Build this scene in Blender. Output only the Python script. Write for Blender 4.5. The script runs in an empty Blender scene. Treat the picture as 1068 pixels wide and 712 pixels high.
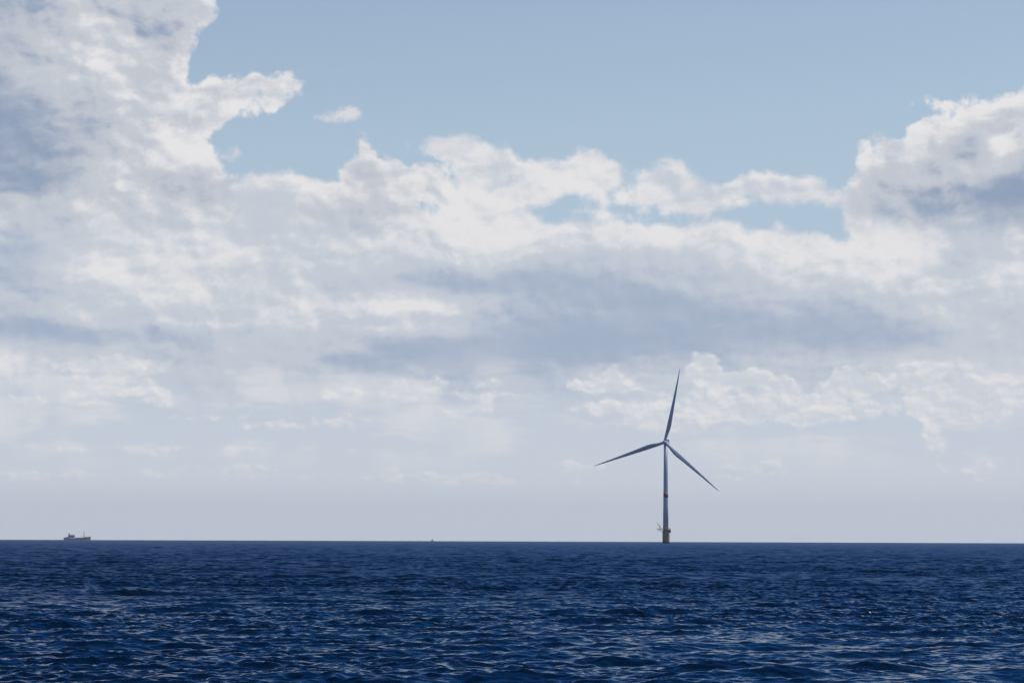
import bpy, bmesh, math, random
import numpy as np
from mathutils import Vector, Matrix

R = math.radians
scene = bpy.context.scene
COL = scene.collection

# ------------------------------------------------------------------ camera
EYE = 4.1                       # metres above the sea
LENS = 100.0
FPX = LENS / 36.0 * 1068.0      # pixels per radian of the photograph
cam_d = bpy.data.cameras.new('camera')
cam = bpy.data.objects.new('camera', cam_d)
COL.objects.link(cam)
cam_d.lens = LENS
cam_d.sensor_width = 36.0
cam_d.clip_start = 0.5
cam_d.clip_end = 60000.0
cam.location = (0, 0, EYE)
cam.matrix_world = (Matrix.Translation((0, 0, EYE)) @ Matrix.Rotation(R(90 + 3.95), 4, 'X')
                    @ Matrix.Rotation(R(0.20), 4, 'Z'))
scene.camera = cam

# ------------------------------------------------------------------ light, exposure
SUN_AZ, SUN_EL = 80.0, 60.0     # right of the view direction, height
sun_d = bpy.data.lights.new('sun', 'SUN')
sun_d.energy = 2.8
sun_d.angle = R(0.53)
sun_d.color = (1.0, 0.95, 0.88)
sun = bpy.data.objects.new('sun', sun_d)
COL.objects.link(sun)
sd = Vector((math.sin(R(SUN_AZ)) * math.cos(R(SUN_EL)), math.cos(R(SUN_AZ)) * math.cos(R(SUN_EL)), math.sin(R(SUN_EL))))
sun.rotation_euler = sd.to_track_quat('Z', 'Y').to_euler()
sun.location = sd * 500

vs = scene.view_settings
vs.view_transform = 'Standard'
vs.look = 'None'
vs.exposure = 0.0
vs.gamma = 1.0
vs.use_curve_mapping = False
scene.cycles.max_bounces = 6
scene.cycles.glossy_bounces = 3
scene.cycles.diffuse_bounces = 2
scene.cycles.volume_bounces = 0
scene.cycles.use_adaptive_sampling = True
scene.cycles.adaptive_threshold = 0.012
scene.cycles.use_denoising = True
scene.cycles.sample_clamp_direct = 2.0
scene.cycles.sample_clamp_indirect = 1.5


# ------------------------------------------------------------------ node shorthand
class S:
    """a node socket with arithmetic"""
    def __init__(self, t, sock): self.t, self.s = t, sock
    def _m(self, op, *a): return math_node(self.t, op, self, *a)
    def __add__(self, b): return self._m('ADD', b)
    __radd__ = __add__
    def __sub__(self, b): return self._m('SUBTRACT', b)
    def __rsub__(self, b): return math_node(self.t, 'SUBTRACT', b, self)
    def __mul__(self, b): return self._m('MULTIPLY', b)
    __rmul__ = __mul__
    def __truediv__(self, b): return self._m('DIVIDE', b)


def put(t, sock, v):
    if isinstance(v, S): t.links.new(v.s, sock)
    else: sock.default_value = v


def math_node(t, op, *a, clamp=False):
    n = t.nodes.new('ShaderNodeMath'); n.operation = op; n.use_clamp = clamp
    for i, v in enumerate(a): put(t, n.inputs[i], v)
    return S(t, n.outputs[0])


def vmath(t, op, *a, out=0):
    n = t.nodes.new('ShaderNodeVectorMath'); n.operation = op
    for i, v in enumerate(a): put(t, n.inputs[i], v)
    return S(t, n.outputs[out])


def sstep(t, x, lo, hi):
    n = t.nodes.new('ShaderNodeMapRange'); n.interpolation_type = 'SMOOTHSTEP'
    put(t, n.inputs[0], x); n.inputs[1].default_value = lo; n.inputs[2].default_value = hi
    return S(t, n.outputs[0])


def lin_map(t, x, lo, hi, a=0.0, b=1.0):
    n = t.nodes.new('ShaderNodeMapRange'); n.clamp = True
    put(t, n.inputs[0], x)
    for i, v in enumerate((lo, hi, a, b)): n.inputs[1 + i].default_value = v
    return S(t, n.outputs[0])


def comb(t, x, y, z=0.0):
    n = t.nodes.new('ShaderNodeCombineXYZ')
    put(t, n.inputs[0], x); put(t, n.inputs[1], y); put(t, n.inputs[2], z)
    return S(t, n.outputs[0])


def noise(t, p, scale, detail=6.0, rough=0.55, dims='2D', col=False, lac=2.0, kind=None):
    n = t.nodes.new('ShaderNodeTexNoise'); n.noise_dimensions = dims
    if kind: n.noise_type = kind
    put(t, n.inputs['Vector'], p)
    n.inputs['Scale'].default_value = scale; n.inputs['Detail'].default_value = detail
    n.inputs['Roughness'].default_value = rough; n.inputs['Lacunarity'].default_value = lac
    return S(t, n.outputs[1 if col else 0])


def voro(t, p, scale, detail=3.0, rough=0.5):
    n = t.nodes.new('ShaderNodeTexVoronoi'); n.voronoi_dimensions = '2D'; n.feature = 'F1'; n.normalize = True
    put(t, n.inputs['Vector'], p)
    n.inputs['Scale'].default_value = scale; n.inputs['Detail'].default_value = detail
    n.inputs['Roughness'].default_value = rough
    return S(t, n.outputs[0])


def mixc(t, f, a, b, mode='MIX'):
    n = t.nodes.new('ShaderNodeMix'); n.data_type = 'RGBA'; n.blend_type = mode
    put(t, n.inputs[0], f); put(t, n.inputs[6], a); put(t, n.inputs[7], b)
    return S(t, n.outputs[2])


def srgb(r, g, b):
    f = lambda c: c / 12.92 if c <= 0.04045 else ((c + 0.055) / 1.055) ** 2.4
    return (f(r / 255), f(g / 255), f(b / 255), 1.0)


# ------------------------------------------------------------------ sky
world = bpy.data.worlds.new('World')
scene.world = world
world.use_nodes = True
wt = world.node_tree
wt.nodes.clear()


PALE = (217, 222, 229)


def build_sky(t):
    sky = t.nodes.new('ShaderNodeTexSky'); sky.sky_type = 'NISHITA'
    sky.sun_disc = False
    sky.sun_elevation = R(SUN_EL); sky.sun_rotation = R(SUN_AZ)
    sky.altitude = 0; sky.air_density = 1.0; sky.dust_density = 1.0; sky.ozone_density = 3.0
    K = 0.10                                             # background strength
    clear = mixc(t, 1.0, S(t, sky.outputs[0]), (1.40, 1.25, 1.15, 1), 'MULTIPLY')

    tc = t.nodes.new('ShaderNodeTexCoord')
    d = S(t, tc.outputs['Generated'])
    sep = t.nodes.new('ShaderNodeSeparateXYZ'); put(t, sep.inputs[0], d)
    x, y, z = (S(t, sep.outputs[i]) for i in range(3))
    # bearing and height of the sky direction, 1 unit = 1.93 degrees
    u = math_node(t, 'ARCTAN2', x, y) * (FPX / 100)
    v = math_node(t, 'ARCSINE', z) * (FPX / 100)
    p = comb(t, u, v)

    # shared cloud turbulence
    wv = vmath(t, 'SUBTRACT', noise(t, p, 0.8, 3, 0.5, col=True), (0.5, 0.5, 0.5))
    pw = vmath(t, 'MULTIPLY_ADD', wv, (0.24, 0.28, 0), p)
    F = noise(t, pw, 1.3, 10, 0.56)
    SUNW = (0.05, 0.085, 0)                              # towards the sun across the sky
    pq = vmath(t, 'MULTIPLY', pw, (0.72, 1.22, 1))
    Fl = noise(t, vmath(t, 'ADD', pq, SUNW), 1.3, 7, 0.54)
    Fs = noise(t, pq, 1.3, 7, 0.54)
    wf = vmath(t, 'SUBTRACT', noise(t, p, 3.0, 4, 0.55, col=True), (0.5, 0.5, 0.5))
    pb = vmath(t, 'MULTIPLY_ADD', wf, (0.17, 0.14, 0), pw)
    B = 1.0 - voro(t, pb, 2.0, 4.0, 0.5)
    Bl = 1.0 - voro(t, vmath(t, 'ADD', pb, (0.04, 0.07, 0)), 2.0, 4.0, 0.5)
    ST = noise(t, vmath(t, 'MULTIPLY', vmath(t, 'MULTIPLY_ADD', wv, (0.5, 0.16, 0), p), (0.5, 2.3, 1)), 1.0, 8, 0.6)

    def blobs(lst, warp=p, k=0.12):
        D = None
        for cx, cy, rx, ry in lst:
            c = ((cx - 534) / 100, (561 - cy) / 100); r = (rx / 100, ry / 100)
            q = vmath(t, 'MULTIPLY_ADD', warp, (1 / r[0], 1 / r[1], 0), (-c[0] / r[0], -c[1] / r[1], 0))
            ln = vmath(t, 'LENGTH', q, out=1)
            m = min(r)
            e = math_node(t, 'MULTIPLY_ADD', ln, -m, m)
            D = e if D is None else math_node(t, 'SMOOTH_MAX', D, e, k)
        return D

    def shades(lst, start, warp=p):
        A = start
        for cx, cy, rx, ry, a in lst:
            c = ((cx - 534) / 100, (561 - cy) / 100); r = (rx / 100, ry / 100)
            q = vmath(t, 'MULTIPLY_ADD', warp, (1 / r[0], 1 / r[1], 0), (-c[0] / r[0], -c[1] / r[1], 0))
            g = math_node(t, 'POWER', 0.3679, vmath(t, 'DOT_PRODUCT', q, q, out=1))
            A = math_node(t, 'MULTIPLY_ADD', g, a, A)
        return A

    def tone(L, dark, mid, light):
        n = t.nodes.new('ShaderNodeValToRGB'); put(t, n.inputs[0], L)
        cr = n.color_ramp; cr.interpolation = 'EASE'
        cr.elements[0].position = 0.0; cr.elements[0].color = [c / K for c in dark[:3]] + [1]
        cr.elements[1].position = 1.0; cr.elements[1].color = [c / K for c in light[:3]] + [1]
        e = cr.elements.new(0.5); e.color = [c / K for c in mid[:3]] + [1]
        return S(t, n.outputs[0])

    emb = (Fs - Fl) * 1.8 + (B - Bl) * 0.80
    fb = F - 0.5
    fs = Fs - 0.5
    kc = lambda *c: tuple(q / K for q in srgb(*c)[:3]) + (1,)

    # cloud outlines follow a gently bent coordinate
    ps = vmath(t, 'MULTIPLY_ADD', wv, (0.36, 0.24, 0), p)

    # 1 clear air, paler towards the horizon
    out = mixc(t, sstep(t, v, 5.2, 2.9) * 0.75, clear, kc(174, 196, 217))
    low = mixc(t, sstep(t, v, 0.0, 1.4), kc(*PALE), kc(198, 208, 220))
    out = mixc(t, sstep(t, v, 2.6, 1.2), out, low)
    # deeper blue overhead
    out = mixc(t, sstep(t, v, 5.3, 8.5), out, mixc(t, 1.0, out, (0.075, 0.40, 0.90, 1), 'MULTIPLY'))

    # 2 the wide bank, the middle mass and the streaks to its right
    bank = [(100, 290, 330, 108), (260, 305, 280, 116), (400, 295, 150, 88), (700, 420, 760, 182), (600, 300, 200, 72), (500, 228, 62, 36),
            (560, 188, 92, 28), (478, 160, 34, 11), (616, 188, 30, 22), (690, 192, 40, 21), (655, 204, 60, 13), (732, 205, 50, 13), (812, 199, 90, 11),
            (870, 206, 26, 13), (890, 235, 18, 22), (1010, 268, 150, 52), (625, 222, 40, 6)]
    D2 = blobs(bank, ps, 0.10)
    far = sstep(t, vmath(t, 'LENGTH', vmath(t, 'MULTIPLY', vmath(t, 'SUBTRACT', p, (0, 2.8, 0)), (1 / 7.0, 1 / 4.2, 0)), out=1), 0.9, 1.15)
    g3 = noise(t, d, 5.0, 6, 0.55, dims='3D')            # the rest of the sky, beyond the view
    D2 = math_node(t, 'MAXIMUM', D2, (g3 - 0.60) * 3.0 - (1.0 - far) * 2.5 - sstep(t, v, 7.0, 11.0) * 1.5)
    D2n = D2 + fb * 0.55 + (B - 0.60) * 0.24
    m2 = sstep(t, D2n, -0.01, 0.10)
    sh2 = [(20, 280, 50, 44, -.40), (60, 352, 100, 16, -.55), (670, 322, 240, 54, -.40), (490, 380, 110, 28, -.34), (430, 372, 50, 14, -.2), (560, 300, 120, 20, -.14), (860, 345, 90, 26, -.2), (470, 292, 80, 12, -.26),
           (640, 360, 200, 24, -.24), (940, 352, 60, 24, -.26), (998, 275, 20, 10, -.34), (268, 236, 16, 16, -.22), (350, 240, 50, 24, -.14),
           (240, 352, 60, 10, -.18), (100, 215, 60, 16, .12), (190, 375, 50, 20, -.2), (320, 385, 70, 16, -.2),
           (150, 300, 90, 40, .20), (440, 318, 95, 13, .50), (440, 345, 70, 7, .25), (650, 250, 240, 13, .36), (960, 290, 120, 26, .24), (470, 230, 90, 36, .16), (560, 190, 120, 30, .16),
           (740, 302, 50, 10, .16), (860, 276, 90, 18, .26), (180, 340, 180, 5, .16), (120, 250, 60, 24, .14), (270, 285, 150, 70, .10), (1000, 330, 60, 14, .2), (400, 270, 60, 14, .2)]
    A2 = shades(sh2, 0.55, ps)
    L2 = A2 + (emb * 0.85 + fs * 0.46) * lin_map(t, A2, 0.08, 0.5, 0.42, 1.0)
    L2 = L2 + sstep(t, D2n, 0.42, 0.05) * 0.20
    c2 = tone(L2, srgb(166, 180, 201), srgb(198, 205, 215), srgb(231, 230, 231))
    out = mixc(t, m2, out, c2)

    # 3 low far clouds: flat streaks and rows of small towers
    streak = sstep(t, ST + 0.25 * fb, 0.43, 0.62)
    band = sstep(t, v, 0.50, 1.0) * sstep(t, v, 2.15, 1.45)
    lowc = mixc(t, sstep(t, v, 0.2, 1.6), kc(*PALE), kc(198, 208, 220))
    out = mixc(t, sstep(t, v, 1.85, 1.15), out, lowc)
    out = mixc(t, streak * band * lin_map(t, F, 0.35, 0.6, 0.3, 0.75), out, kc(226, 226, 228))
    tw = [(735, 385, 22, 20), (764, 399, 32, 14), (790, 396, 20, 13), (815, 404, 24, 14), (880, 403, 26, 16), (905, 404, 22, 11),
          (962, 387, 34, 13), (945, 400, 30, 12), (1030, 408, 62, 20), (640, 391, 12, 9), (618, 402, 44, 9), (800, 420, 120, 12), (830, 432, 110, 7), (985, 428, 90, 15),
          (968, 455, 10, 26), (978, 478, 9, 18), (1010, 494, 16, 7), (1020, 490, 7, 10), (800, 487, 24, 12), (770, 492, 26, 7), (690, 440, 30, 8), (600, 425, 60, 4), (610, 485, 22, 4),
          (170, 420, 24, 13), (150, 410, 40, 8), (195, 438, 40, 6), (60, 420, 50, 5), (300, 446, 46, 6), (330, 440, 30, 6), (370, 412, 40, 5), (20, 500, 24, 7), (60, 497, 30, 4), (420, 496, 60, 4), (380, 499, 50, 4), (500, 499, 36, 6), (540, 502, 30, 4),
          (470, 432, 14, 6), (450, 402, 60, 6), (500, 412, 70, 4), (270, 470, 50, 3), (150, 470, 60, 4), (200, 492, 60, 3), (85, 385, 60, 6), (110, 400, 40, 6)]
    pt = vmath(t, 'MULTIPLY_ADD', wf, (0.16, 0.10, 0), p)
    Bs = 1.0 - voro(t, vmath(t, 'MULTIPLY', pt, (0.8, 1.15, 1)), 5.0, 3.0, 0.5)
    Bsl = 1.0 - voro(t, vmath(t, 'MULTIPLY_ADD', pt, (0.8, 1.15, 1), (0.022, 0.04, 0)), 5.0, 3.0, 0.5)
    D3 = blobs(tw, pt, 0.035) + (Bs - 0.60) * 0.17 + fb * 0.28
    m3 = sstep(t, D3, -0.005, 0.07)
    L3 = 0.62 + emb * 0.45 + (Bs - Bsl) * 0.85 + sstep(t, D3, 0.12, 0.02) * 0.14
    c3 = tone(L3, srgb(188, 200, 215), srgb(208, 213, 221), srgb(240, 237, 234))
    out = mixc(t, m3 * sstep(t, v, 0.1, 0.9) * 0.92, out, c3)

    # 4 near cumulus: the tall one at the left, the peak in the middle, the heap at the right
    cum = [(60, 20, 145, 95), (150, 20, 56, 60), (172, 50, 30, 22), (150, 90, 50, 40), (205, 20, 14, 16), (190, 96, 34, 12), (228, 107, 72, 25), (280, 114, 36, 17), (182, 126, 36, 27), (160, 165, 30, 16), (50, 160, 130, 110), (140, 200, 100, 62), (212, 210, 40, 28),
           (446, 202, 30, 28), (372, 186, 24, 24), (380, 164, 8, 12), (400, 215, 54, 42), (435, 196, 22, 18), (360, 235, 60, 40), 
           (1040, 130, 56, 36), (1090, 150, 60, 60), (985, 158, 38, 34), (1000, 112, 30, 10), (930, 165, 30, 14), (908, 174, 17, 17), (960, 215, 84, 58), (900, 222, 28, 20), (890, 242, 16, 12), (1068, 225, 100, 60), (1010, 165, 40, 40), (985, 200, 60, 40)]
    pc = vmath(t, 'MULTIPLY_ADD', wv, (0.22, 0.18, 0), p)
    D4 = blobs(cum, pc, 0.08)
    D4n = D4 + fb * 0.60 + (B - 0.60) * 0.34
    low4 = sstep(t, v, 2.95, 3.55)
    m4 = sstep(t, D4n, 0.0, 0.075) * low4
    sh4 = [(10, 148, 84, 66, -.44), (0, 20, 40, 60, -.30), (40, 193, 70, 14, -.22), (90, 120, 20, 60, -.1), (150, 45, 40, 26, -.10), (1055, 212, 42, 38, -.55), (955, 220, 64, 32, -.36), (1008, 152, 20, 20, -.46),
           (930, 178, 14, 18, -.2), (362, 228, 40, 26, -.18), (410, 205, 30, 14, .1), (215, 205, 30, 18, -.16), (60, 225, 60, 14, .1),
           (100, 70, 44, 44, .16), (200, 105, 80, 30, .12), (160, 165, 60, 34, .22), (1020, 108, 60, 12, .2), (970, 145, 30, 14, .14), (1040, 160, 20, 14, .2), (980, 190, 40, 10, .16), (905, 165, 14, 12, .2), (945, 195, 14, 20, .24), (1000, 130, 12, 24, .1)]
    A4 = shades(sh4, 0.54, pc)
    L4 = A4 + (emb * 1.0 + fs * 0.48) * lin_map(t, A4, 0.08, 0.5, 0.42, 1.0) + sstep(t, D4n, 0.36, 0.05) * 0.26
    c4 = tone(L4, srgb(145, 161, 186), srgb(196, 201, 210), srgb(232, 231, 232))
    out = mixc(t, m4, out, c4)

    # 5 thin torn scraps in the clear air
    W = shades([(361, 120, 21, 10, 1.0), (240, 164, 16, 12, .75), (462, 156, 22, 10, .9), (600, 68, 18, 5, .4), (330, 128, 16, 6, .4), (660, 228, 40, 7, .5), (250, 140, 40, 10, .35)], 0.0, pb)
    W = sstep(t, W + (noise(t, pb, 4.5, 6, 0.62) - 0.5) * 2.6 * W, 0.30, 1.0)
    out = mixc(t, W * 0.9, out, kc(222, 221, 224))

    bg = t.nodes.new('ShaderNodeBackground'); put(t, bg.inputs[0], out); bg.inputs[1].default_value = K
    wo = t.nodes.new('ShaderNodeOutputWorld'); t.links.new(bg.outputs[0], wo.inputs[0])


build_sky(wt)
world.cycles.sampling_method = 'MANUAL'
world.cycles.sample_map_resolution = 1024
# ------------------------------------------------------------------ materials
def principled(name, color, rough=0.5, metal=0.0, grain=0.0, gscale=3.0):
    m = bpy.data.materials.new(name); m.use_nodes = True
    t = m.node_tree; b = t.nodes['Principled BSDF']
    b.inputs['Base Color'].default_value = tuple(color) + (1,)
    b.inputs['Roughness'].default_value = rough; b.inputs['Metallic'].default_value = metal
    if grain:
        tc = t.nodes.new('ShaderNodeTexCoord')
        n = noise(t, S(t, tc.outputs['Object']), gscale, 6, 0.6, dims='3D')
        c = mixc(t, n, tuple(k * (1 - grain) for k in color) + (1,), tuple(min(1, k * (1 + grain)) for k in color) + (1,))
        put(t, b.inputs['Base Color'], c)
        put(t, b.inputs['Roughness'], lin_map(t, n, 0.3, 0.7, rough * 0.85, min(1, rough * 1.15)))
    return m


# ------------------------------------------------------------------ sea
EARTH = 6.371e6
def drop(r): return -(r * r) / (2 * EARTH)


def build_sea():
    rng = np.random.default_rng(11)
    # rings: coarse under the eye, then spacing in proportion to the distance
    near = np.array([3.0, 8, 14, 20, 26, 31, 36, 40, 44, 47, 50], np.float64)
    rs = [54.0]
    while rs[-1] < 16000: rs.append(rs[-1] * ((1.001 if rs[-1] < 650 else 1.0014) + 0.005 * min(1.0, max(0.0, math.log(rs[-1] / 1500.0) / 2.3))))
    rad = np.concatenate([near, np.array(rs)])
    # bearings: fine across the view and a good way to either side, coarse behind
    DA = 0.00055
    half = R(12.8)
    fine = np.arange(-half, half + DA, DA)
    side = [fine[-1]]; st = DA
    while side[-1] < math.pi - 0.03:
        st = min(st * 1.045, R(3.0)); side.append(min(side[-1] + st, math.pi - 0.02))
    side = np.array(side[1:])
    ang = np.concatenate([-side[::-1], fine, side])
    sp_a = np.gradient(ang)
    nr, na = len(rad), len(ang)
    sp_r = np.gradient(rad)

    # wind sea: many sine trains, steep short ones over a long low one
    NC = 240
    lam = np.exp(rng.uniform(math.log(0.30), math.log(20.0), NC))
    k = 2 * np.pi / lam
    mss_oct = np.where(lam > LPEAK, MSS_OCT * (LPEAK / lam) ** 1.15, MSS_OCT)
    octs = math.log2(20.0 / 0.30)
    mss_oct = np.where(lam < 1.2, mss_oct * 1.9, np.where(lam < 5.0, mss_oct * 1.35, mss_oct))
    amp = np.sqrt(2 * mss_oct * octs / NC) / k
    spread = np.where(lam > 1.6, 0.45, 0.72)
    th = R(WIND) + rng.normal(0, 1, NC) * spread
    kx, ky = (k * np.cos(th)).astype(np.float32), (k * np.sin(th)).astype(np.float32)
    ph = rng.uniform(0, 2 * np.pi, NC).astype(np.float32)
    dxq, dyq = np.cos(th), np.sin(th)

    # gusts: patches tens of metres wide where the short waves stand higher
    gl_ = rng.uniform(25, 160, 9); ga = rng.uniform(0, np.pi, 9); gp = rng.uniform(0, 6.28, 9)
    gust = lambda x, y: 1 + 0.26 * sum(np.sin(2 * np.pi / l * (x * np.cos(a_) + y * np.sin(a_)) + p_) for l, a_, p_ in zip(gl_, ga, gp)) / 2.1
    short = lam < 2.2

    co = np.zeros((nr, na, 3), np.float32)
    foam = np.zeros((nr, na), np.float32)
    rough = np.zeros((nr, na), np.float32)
    ca, sa = np.sin(ang), np.cos(ang)
    MSS_SMALL = 0.007                      # slopes shorter than the shortest train
    for i in range(nr):
        r = rad[i]
        X = (r * ca); Y = (r * sa)
        h = np.zeros(na, np.float32); hx = np.zeros(na, np.float32); hy = np.zeros(na, np.float32); J = np.zeros(na, np.float32)
        # a train is meshed only where the grid is fine enough to carry it
        cut = (1.35 * np.maximum(sp_r[i], r * sp_a)).astype(np.float32)
        if r > 40:
            x = X.astype(np.float32); yv = Y.astype(np.float32)
            sel = np.nonzero(lam > cut.min())[0]
            w = np.clip((lam[sel, None].astype(np.float32) / cut - 1.0) / 0.8, 0, 1)
            if len(sel):
                P = np.outer(kx[sel], x) + np.outer(ky[sel], yv) + ph[sel, None]
                s, c = np.sin(P) * w, np.cos(P) * w
                a = amp[sel].astype(np.float32)
                gm = gust(x, yv).astype(np.float32)
                sh_ = short[sel]
                s[sh_] *= gm; c[sh_] *= gm
                h = a @ c
                Q = 0.65
                hx = -(Q * a * dxq[sel]).astype(np.float32) @ s
                hy = -(Q * a * dyq[sel]).astype(np.float32) @ s
                J = (a * k[sel]).astype(np.float32) @ c
            ms = (0.5 * (amp * k) ** 2).astype(np.float32)
            rough[i] = MSS_SMALL + ms.sum() - (ms[sel] @ (w * w) if len(sel) else 0)
        else:
            rough[i] = MSS_SMALL + float(np.sum(0.5 * (amp * k) ** 2))
        foam[i] = J
        co[i, :, 0] = X + hx; co[i, :, 1] = Y + hy; co[i, :, 2] = h + drop(r)
    V = co.reshape(-1, 3)
    V = np.concatenate([V, np.array([[0, 0, 0]], np.float32)])
    centre = nr * na
    i0 = np.arange(nr - 1)[:, None] * na; j = np.arange(na)[None, :]; jn = (j + 1) % na
    quads = np.stack([i0 + j, i0 + na + j, i0 + na + jn, i0 + jn], -1).reshape(-1, 4)[:, ::-1]
    jj = np.arange(na)
    tris = np.stack([np.full(na, centre), (jj + 1) % na, jj], -1)
    me = bpy.data.meshes.new('sea')
    nq, nt = len(quads), len(tris)
    me.vertices.add(len(V)); me.vertices.foreach_set('co', V.ravel())
    me.loops.add(nq * 4 + nt * 3)
    me.loops.foreach_set('vertex_index', np.concatenate([quads.ravel(), tris.ravel()]).astype(np.int32))
    me.polygons.add(nq + nt)
    me.polygons.foreach_set('loop_start', np.concatenate([np.arange(nq) * 4, nq * 4 + np.arange(nt) * 3]).astype(np.int32))
    me.update(calc_edges=True)
    me.shade_smooth()
    for nm, arr in (('crest', foam), ('slope_var', rough)):
        at = me.attributes.new(nm, 'FLOAT', 'POINT')
        at.data.foreach_set('value', np.append(arr.ravel(), arr.mean()).astype(np.float32))
    o = bpy.data.objects.new('sea', me); COL.objects.link(o)
    o['kind'] = 'structure'
    print('sea verts', len(V), 'normal z', me.polygons[nq // 2].normal.z, 'crest std', float(foam[200:400].std()), float(np.percentile(foam[200:400], 99.9)))

    m = bpy.data.materials.new('sea_water'); m.use_nodes = True
    t = m.node_tree; t.nodes.remove(t.nodes['Principled BSDF'])
    geo = t.nodes.new('ShaderNodeNewGeometry'); P = S(t, geo.outputs['Position'])
    a1 = t.nodes.new('ShaderNodeAttribute'); a1.attribute_name = 'slope_var'
    a2 = t.nodes.new('ShaderNodeAttribute'); a2.attribute_name = 'crest'
    sv = S(t, a1.outputs['Fac']); cr = S(t, a2.outputs['Fac'])
    # ripples too short for the mesh
    pr = vmath(t, 'MULTIPLY', P, (1.0, 0.62, 1.0))
    rip = noise(t, pr, 3.2, 2, 0.5, dims='3D')
    bump = t.nodes.new('ShaderNodeBump'); bump.inputs['Strength'].default_value = 1.0
    bump.inputs['Distance'].default_value = RIPPLE
    put(t, bump.inputs['Height'], rip)
    # microfacet width from the slopes that are too small to mesh
    alpha = math_node(t, 'SQRT', math_node(t, 'MULTIPLY', math_node(t, 'MAXIMUM', (sv - 0.007) * 0.32, 0.0003), 2.0))
    # sparse whitecaps on the steepest crests
    fn = noise(t, vmath(t, 'MULTIPLY', P, (2.2, 2.2, 2.2)), 1.6, 6, 0.7, dims='3D')
    fm = sstep(t, cr + (fn - 0.5) * 1.1, FOAM, FOAM + 0.12) * 0.8
    body = t.nodes.new('ShaderNodeBsdfDiffuse'); put(t, body.inputs['Color'], mixc(t, fm, WATER + (1,), (0.55, 0.58, 0.6, 1)))
    gl = t.nodes.new('ShaderNodeBsdfAnisotropic'); gl.distribution = 'BECKMANN'
    gl.inputs['Color'].default_value = (1, 1, 1, 1)
    put(t, gl.inputs['Roughness'], math_node(t, 'SQRT', alpha))
    fr = t.nodes.new('ShaderNodeFresnel'); fr.inputs['IOR'].default_value = 1.333
    for nd in (body, gl, fr): t.links.new(bump.outputs[0], nd.inputs['Normal'])
    mx = t.nodes.new('ShaderNodeMixShader')
    # a rough sea seen at a grazing angle mirrors less than a calm one (mean Fresnel term over its slopes)
    damp = math_node(t, 'MULTIPLY_ADD', math_node(t, 'POWER', sv * 0.34, 0.75), 22.7, 1.0)
    put(t, mx.inputs[0], S(t, fr.outputs[0]) / damp * (1.0 - fm))
    t.links.new(body.outputs[0], mx.inputs[1]); t.links.new(gl.outputs[0], mx.inputs[2])
    t.links.new(mx.outputs[0], t.nodes['Material Output'].inputs['Surface'])
    me.materials.append(m)
    return o


MSS_OCT, LPEAK, WIND, RIPPLE, FOAM = 0.0118, 2.2, -76.0, 0.034, 1.85
WATER = (0.0003, 0.005, 0.013)
build_sea()

# ------------------------------------------------------------------ haze over the whole scene, the sky outside it
def build_haze():
    bm = bmesh.new()
    bmesh.ops.create_cube(bm, size=1.0)
    lo, hi = drop(16000) - 4.0, 200.0
    for v in bm.verts:
        v.co = (v.co.x * 34000, v.co.y * 34000, lo if v.co.z < 0 else hi)
    me = bpy.data.meshes.new('haze'); bm.to_mesh(me); bm.free()
    o = bpy.data.objects.new('haze', me); COL.objects.link(o); o['kind'] = 'stuff'
    m = bpy.data.materials.new('haze'); m.use_nodes = True
    t = m.node_tree; t.nodes.remove(t.nodes['Principled BSDF'])
    vol = t.nodes.new('ShaderNodeVolumePrincipled')
    vol.inputs['Color'].default_value = HAZE_COL + (1,)
    vol.inputs['Density'].default_value = HAZE
    vol.inputs['Anisotropy'].default_value = 0.25
    t.links.new(vol.outputs[0], t.nodes['Material Output'].inputs['Volume'])
    me.materials.append(m)


HAZE, HAZE_COL = 3.6e-5, (0.89, 0.95, 1.0)
build_haze()

# ------------------------------------------------------------------ mesh helpers
def link(name, bm, mat, parent=None, smooth=False, loc=(0, 0, 0)):
    bmesh.ops.recalc_face_normals(bm, faces=bm.faces[:])
    me = bpy.data.meshes.new(name); bm.to_mesh(me); bm.free()
    if smooth: me.shade_smooth()
    me.materials.append(mat)
    o = bpy.data.objects.new(name, me); COL.objects.link(o)
    o.location = loc
    if parent: o.parent = parent
    return o


def thing(name, label, cat, loc, rz=0.0):
    o = bpy.data.objects.new(name, None); COL.objects.link(o)
    o.location = loc; o.rotation_euler = (0, 0, rz)
    o['label'] = label; o['category'] = cat
    return o


def add_rings(bm, rings, cap=True, closed=True):
    rows = [[bm.verts.new(p) for p in r] for r in rings]
    n = len(rows[0])
    for a, b in zip(rows, rows[1:]):
        for i in range(n if closed else n - 1):
            bm.faces.new((a[i], a[(i + 1) % n], b[(i + 1) % n], b[i]))
    if cap:
        bm.faces.new(rows[0][::-1]); bm.faces.new(rows[-1])


def add_lathe(bm, prof, seg=40, c=(0, 0)):
    add_rings(bm, [[(c[0] + r * math.cos(2 * math.pi * i / seg), c[1] + r * math.sin(2 * math.pi * i / seg), z) for i in range(seg)] for r, z in prof])


def add_tube(bm, p, q, r, r2=None, seg=10):
    p, q = Vector(p), Vector(q); d = (q - p).normalized()
    s = d.cross(Vector((0, 0, 1)) if abs(d.z) < 0.95 else Vector((1, 0, 0))).normalized(); w = d.cross(s)
    r2 = r if r2 is None else r2
    add_rings(bm, [[tuple(c + (s * math.cos(2 * math.pi * i / seg) + w * math.sin(2 * math.pi * i / seg)) * rr) for i in range(seg)] for c, rr in ((p, r), (q, r2))])


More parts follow.
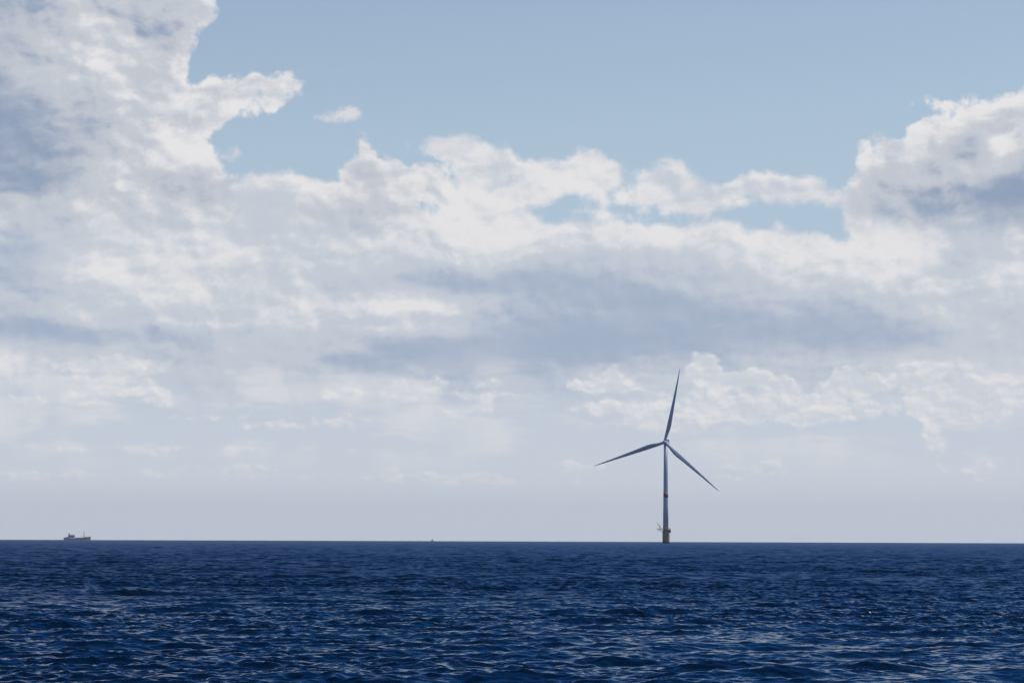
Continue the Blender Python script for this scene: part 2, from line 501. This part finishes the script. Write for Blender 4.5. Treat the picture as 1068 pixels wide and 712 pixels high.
def add_box(bm, lo, hi, bevel=0.0):
    vs_ = [bm.verts.new((x, y, z)) for x in (lo[0], hi[0]) for y in (lo[1], hi[1]) for z in (lo[2], hi[2])]
    fs = [bm.faces.new([vs_[i] for i in f]) for f in ((0, 1, 3, 2), (4, 6, 7, 5), (0, 4, 5, 1), (2, 3, 7, 6), (0, 2, 6, 4), (1, 5, 7, 3))]
    if bevel:
        es = list({e for f in fs for e in f.edges})
        bmesh.ops.bevel(bm, geom=es, offset=bevel, segments=2, profile=0.5, affect='EDGES')


# ------------------------------------------------------------------ the wind turbine
M_white = principled('turbine_light_grey_paint', (0.40, 0.43, 0.47), 0.42, grain=0.06, gscale=0.25)
M_blade = principled('blade_light_grey_gelcoat', (0.34, 0.37, 0.41), 0.4, grain=0.05, gscale=0.12)
M_red = principled('signal_red_paint', (0.20, 0.02, 0.03), 0.45, grain=0.1, gscale=0.4)
M_yellow = principled('weathered_yellow_paint', (0.33, 0.20, 0.085), 0.5, grain=0.22, gscale=0.5)
M_steel = principled('galvanised_steel', (0.30, 0.31, 0.32), 0.5, grain=0.12, gscale=1.5)
M_dark = principled('dark_steel', (0.07, 0.075, 0.08), 0.5, grain=0.1, gscale=1.0)

TD = 2967.0
tx = (694.7 - 534) / FPX * TD
turbine = thing('wind_turbine', 'grey offshore wind turbine with three blades, red tower band and yellow foundation in the sea',
                'wind turbine', (tx, TD, drop(TD)))


def build_turbine(root):
    TP, HUB = 14.6, 104.3
    # foundation: the yellow piece that carries the tower
    bm = bmesh.new()
    add_lathe(bm, [(3.45, -9), (3.45, 12.6), (3.30, 13.4), (3.05, TP - 0.45)], 48)
    tp = link('transition_piece', bm, M_yellow, root, True)
    bm = bmesh.new()
    add_rings(bm, [[((3.45 + e) * math.cos(2 * math.pi * i / 48), (3.45 + e) * math.sin(2 * math.pi * i / 48), z) for i in range(48)]
                   for z, e in ((-6, 0.01), (-6, 0.07), (1.3, 0.06), (1.9, 0.01))], cap=False)
    link('marine_growth', bm, principled('dark_green_weed', (0.03, 0.035, 0.02), 0.8, grain=0.4, gscale=1.5), tp, True)
    bm = bmesh.new()
    for dx in (-0.55, 0.55): add_tube(bm, (3.9, -2.2 + dx * 1.6, -3), (3.9, -2.2 + dx * 1.6, 13.2), 0.16)
    for z in np.arange(0.4, 13.2, 0.6): add_tube(bm, (3.9, -3.08, z), (3.9, -1.32, z), 0.05, seg=6)
    for z in (2, 6, 10): add_tube(bm, (3.0, -2.2, z), (3.9, -2.2, z), 0.1, seg=6)
    link('boat_landing_ladder', bm, M_yellow, root)
    # platform round the foot of the tower, reaching out to the left
    bm = bmesh.new()
    add_lathe(bm, [(5.15, TP - 0.45), (5.15, TP)], 32)
    add_box(bm, (-9.2, -2.6, TP - 0.62), (-4.6, 2.0, TP - 0.02))
    for y in (-1.8, 1.2): add_tube(bm, (-3.3, y, 11.8), (-7.6, y, TP - 0.62), 0.2, seg=8)
    link('platform', bm, M_yellow, root)
    bm = bmesh.new()
    pts = [(5.0 * math.cos(a), 5.0 * math.sin(a)) for a in np.linspace(-math.pi * .82, math.pi * .88, 26)]
    pts = [(-9.1, -2.5)] + pts + [(-9.1, 1.9), (-9.1, -2.5)]
    for (ax, ay), (bx_, by) in zip(pts, pts[1:]):
        add_tube(bm, (ax, ay, TP), (ax, ay, TP + 1.15), 0.05, seg=6)
        for z in (TP + 0.6, TP + 1.15): add_tube(bm, (ax, ay, z), (bx_, by, z), 0.045, seg=6)
    link('railing', bm, M_yellow, root)
    bm = bmesh.new(); add_box(bm, (3.5, -2.9, 11.0), (5.1, 1.4, TP - 0.47), 0.12)
    link('equipment_cabinet', bm, M_red, root)
    # small davit crane leaning out over the left end
    bm = bmesh.new()
    add_tube(bm, (-6.0, 0, TP - 0.02), (-6.0, 0, TP + 2.6), 0.34, 0.28)
    add_tube(bm, (-5.7, 0, TP + 2.4), (-9.1, -0.4, TP + 6.6), 0.30, 0.18)
    add_tube(bm, (-6.0, 0, TP + 1.3), (-7.6, -0.2, TP + 4.7), 0.12)
    add_tube(bm, (-9.0, -0.4, TP + 6.5), (-9.0, -0.4, TP + 5.2), 0.05)
    link('davit_crane', bm, M_dark, root)
    # tower in flanged sections
    bm = bmesh.new()
    prof, zs = [], (TP - 0.02, 38, 47.5, 52.4, 70, HUB - 2.3)
    rad = lambda z: 2.85 + (1.95 - 2.85) * (z - TP) / (HUB - 2.3 - TP)
    for z in zs[:-1]: prof += [(rad(z), z)]
    prof = sorted(set(prof + [(rad(zs[-1]), zs[-1])]), key=lambda q: q[1])
    add_lathe(bm, prof, 48)
    tower = link('tower', bm, M_white, root, True)
    bm = bmesh.new()
    seg = 48; z0, z1 = 47.6, 52.3
    add_rings(bm, [[((rad(z) + e) * math.cos(2 * math.pi * i / seg), (rad(z) + e) * math.sin(2 * math.pi * i / seg), z) for i in range(seg)]
                   for z, e in ((z0, 0.004), (z0, 0.03), (z1, 0.03), (z1, 0.004))], cap=False)
    link('red_band', bm, M_red, tower, True)
    bm = bmesh.new(); add_box(bm, (-0.55, -rad(TP) - 0.14, TP + 0.15), (0.55, -rad(TP) + 0.3, TP + 2.45), 0.05)
    link('door', bm, M_steel, tower)
    # nacelle: along local Y, rotor at -Y, turned a little so its tail shows to the right
    yaw = Matrix.Translation((0, 0, HUB)) @ Matrix.Rotation(R(YAW), 4, 'Z') @ Matrix.Rotation(R(-5), 4, 'X')

    def oriented(o): o.matrix_local = yaw; return o
    bm = bmesh.new()
    secs = [(-3.4, 1.6, 1.7, 0), (-2.6, 2.15, 2.2, 0), (1.0, 2.35, 2.4, 0.05), (7.0, 2.3, 2.35, 0.12), (9.6, 2.1, 2.05, 0.2), (10.4, 1.6, 1.5, 0.25)]
    rings = []
    for yy, hw, hh, cz in secs:
        ring = []
        for i in range(28):
            a = 2 * math.pi * i / 28; c, s_ = math.cos(a), math.sin(a); e = 0.45
            ring.append((hw * math.copysign(abs(c) ** e, c), yy, cz + hh * math.copysign(abs(s_) ** e, s_)))
        rings.append(ring)
    add_rings(bm, rings)
    nac = oriented(link('nacelle', bm, M_white, root, True))
    bm = bmesh.new(); add_box(bm, (-2.2, 7.2, 2.35), (2.2, 9.4, 2.75), 0.08); add_box(bm, (-2.1, 6.2, 2.3), (2.1, 6.6, 4.1), 0.08)
    ck = link('cooler', bm, M_dark, nac)
    bm = bmesh.new()
    for x_ in (-2.1, 0, 2.1): add_tube(bm, (x_, 9.3, 2.7), (x_, 9.3, 3.9), 0.06, seg=6)
    add_tube(bm, (-2.1, 9.3, 3.9), (2.1, 9.3, 3.9), 0.06, seg=6)
    add_tube(bm, (1.4, 8.4, 2.7), (1.4, 8.4, 4.8), 0.07, seg=6)
    link('hoist_railing', bm, M_red, nac)
    # hub and spinner
    bm = bmesh.new()
    prof = [(1.75, -3.3), (2.05, -4.0), (2.15, -5.4), (2.0, -6.6), (1.5, -7.5), (0.8, -8.1), (0.15, -8.35)]
    add_rings(bm, [[(r_ * math.cos(2 * math.pi * i / 36), y_, r_ * math.sin(2 * math.pi * i / 36)) for i in range(36)] for r_, y_ in prof])
    oriented(link('hub', bm, M_white, root, True))

    # blades: root circle blending into a twisted, tapering aerofoil, bent slightly forward
    def section(s):
        Rr = 1.6 + s * (78.6 - 1.6)
        kf = min(1, max(0, (s - 0.03) / 0.16)); kf = kf * kf * (3 - 2 * kf)
        chord = 2.9 + (4.7 - 2.9) * kf if s < 0.19 else 4.7 * (1 - (s - 0.19) / 0.81) ** 0.92 * (1 - 0.10 * math.sin((s - .19) / .81 * math.pi)) + 0.35
        if s > 0.97: chord *= max(0.2, 1 - ((s - 0.97) / 0.03) ** 2)
        tw_ = R(PITCH + 14 * (1 - s) ** 2.2)
        thick = (1 - kf) * 1.0 + kf * (0.34 - 0.18 * min(1, (s - 0.1) / 0.6)) if s > 0.03 else 1.0
        bend = -3.6 * s ** 2.4
        out = []
        for i in range(28):
            a = 2 * math.pi * i / 28
            xr = 0.5 * math.cos(a); yr = 0.5 * math.sin(a) * (1 if kf < 0.01 else (1 - kf) + kf * (0.55 + 0.85 * (0.5 - xr) ** 1.0 * (1.0)) )
            cx = (xr - 0.18 * kf) * chord          # leading edge towards -x
            cy = yr * thick * chord
            X_ = cx * math.cos(tw_) - cy * math.sin(tw_); Y_ = cx * math.sin(tw_) + cy * math.cos(tw_)
            out.append((-X_ * CHORDSIDE, -5.4 + Y_ + bend, Rr))
        return out
    bm = bmesh.new()
    add_rings(bm, [section(s) for s in (0, 0.02, 0.04, 0.07, 0.1, 0.14, 0.18, 0.23, 0.3, 0.38, 0.46, 0.55, 0.64, 0.73, 0.82, 0.9, 0.95, 0.975, 0.99, 1.0)])
    b0 = link('blade', bm, M_blade, root, True)
    for i, a in enumerate((AZ0, AZ0 + 120, AZ0 + 240)):
        b = b0 if i == 0 else b0.copy()
        if i: COL.objects.link(b); b.parent = root
        b.matrix_local = yaw @ Matrix.Rotation(R(a), 4, 'Y')


YAW, PITCH, CHORDSIDE, AZ0 = -14.0, 6.0, 1.0, 11.3
build_turbine(turbine)

# ------------------------------------------------------------------ ships on the horizon
M_hull = principled('faded_dark_hull_paint', (0.055, 0.055, 0.085), 0.5, grain=0.2, gscale=0.2)
M_ship = principled('dull_grey_ship_paint', (0.13, 0.135, 0.17), 0.5, grain=0.15, gscale=0.3)
M_glass = principled('dark_window_glass', (0.015, 0.02, 0.025), 0.1)

SD = 9500.0
sx = (82.5 - 534) / FPX * SD
ship = thing('coaster_ship', 'grey cargo ship in profile on the horizon, wheelhouse at the stern and one mast forward', 'ship', (sx, SD, drop(SD)), R(0.0))


def hull_bm(L, beam, deck, bow, keel, stern_rise):
    bm = bmesh.new(); rings = []
    for i in range(25):
        s = i / 24
        x_ = -L / 2 + s * L
        w = beam / 2 * (min(1, (s + 0.18) / 0.3) ** 0.5) * (1 - max(0, (s - 0.72) / 0.28) ** 2.2 * 0.97)
        top = deck + (bow - deck) * max(0, min(1, (s - 0.70) / 0.04)) * (0.62 + 0.38 * max(0, s - 0.74) / 0.26) + stern_rise * max(0, 1 - s / 0.24)
        rake = 0.045 * L * max(0, (s - 0.8) / 0.2)
        kx_ = x_ - rake * 0.9
        rings.append([(kx_, -w * 0.75, keel), (x_ - rake * 0.3, -w, 1.0), (x_, -w * 1.03, top), (x_, 0, top + 0.15), (x_, w * 1.03, top), (x_ - rake * 0.3, w, 1.0), (kx_, w * 0.75, keel)])
    add_rings(bm, rings)
    return bm


def build_ship(root):
    link('hull', hull_bm(90, 14, 6.3, 11.0, -4, 1.6), M_hull, root)
    bm = bmesh.new()
    add_box(bm, (-38, -5.5, 7.2), (-9.5, 5.5, 10.0), 0.15)
    add_box(bm, (-31, -5.6, 10.0), (-9.6, 5.6, 13.2), 0.15)
    add_box(bm, (-24, -5.2, 13.2), (-9.3, 5.2, 16.6), 0.15)
    dh = link('deckhouse', bm, M_ship, root)
    bm = bmesh.new()
    add_box(bm, (-22.5, -5.26, 14.6), (-10.5, -5.18, 15.8))
    link('bridge_window', bm, M_glass, dh)
    bm = bmesh.new(); add_lathe(bm, [(2.3, 13.2), (2.2, 19.5), (1.9, 21.0)], 20, (-27.5, 0)); add_tube(bm, (-27.5, 0, 21), (-28.2, 0, 24.5), 0.8, 0.6)
    link('funnel', bm, M_hull, root, True)
    bm = bmesh.new()
    add_tube(bm, (-18, 0, 16.6), (-18, 0, 21.0), 0.3); add_tube(bm, (-18, -2.4, 19.6), (-18, 2.4, 19.6), 0.14); add_box(bm, (-19.6, -0.2, 18.2), (-16.4, 0.2, 18.7))
    link('radar_mast', bm, M_ship, root)
    bm = bmesh.new()
    add_tube(bm, (22, 0, 6.3), (22, 0, 27.5), 1.3, 0.9); add_tube(bm, (22, -3, 19), (22, 3, 19), 0.3)
    add_tube(bm, (22, 0, 9.5), (8, 0, 12.5), 0.35)
    link('mast', bm, M_hull, root)
    bm = bmesh.new()
    for x0 in (-7, 3.5, 13): add_box(bm, (x0, -4.6, 6.35), (x0 + 8.5 if x0 < 12 else x0 + 6, 4.6, 8.0), 0.2)
    link('hatch_cover', bm, M_ship, root)
    bm = bmesh.new()
    add_tube(bm, (42.5, 0, 10.5), (42.5, 0, 14.5), 0.25)
    link('flagstaff', bm, M_hull, root)


build_ship(ship)

VD = 13000.0
vx = (452 - 534) / FPX * VD
vessel = thing('fishing_boat', 'tiny boat seen as a faint dark speck on the horizon left of the turbine', 'boat', (vx, VD, drop(VD)), R(20))
bm = hull_bm(20, 6, 2.6, 4.2, -2, 0.6); link('hull', bm, M_hull, vessel)
bm = bmesh.new(); add_box(bm, (-5, -2.3, 2.6), (2.5, 2.3, 7.0), 0.2); add_box(bm, (-4, -2.0, 7.0), (1.5, 2.0, 9.8), 0.2); link('wheelhouse', bm, M_ship, vessel)
bm = bmesh.new(); add_tube(bm, (-1, 0, 9.8), (-1, 0, 15), 0.4, 0.25); link('mast', bm, M_ship, vessel)
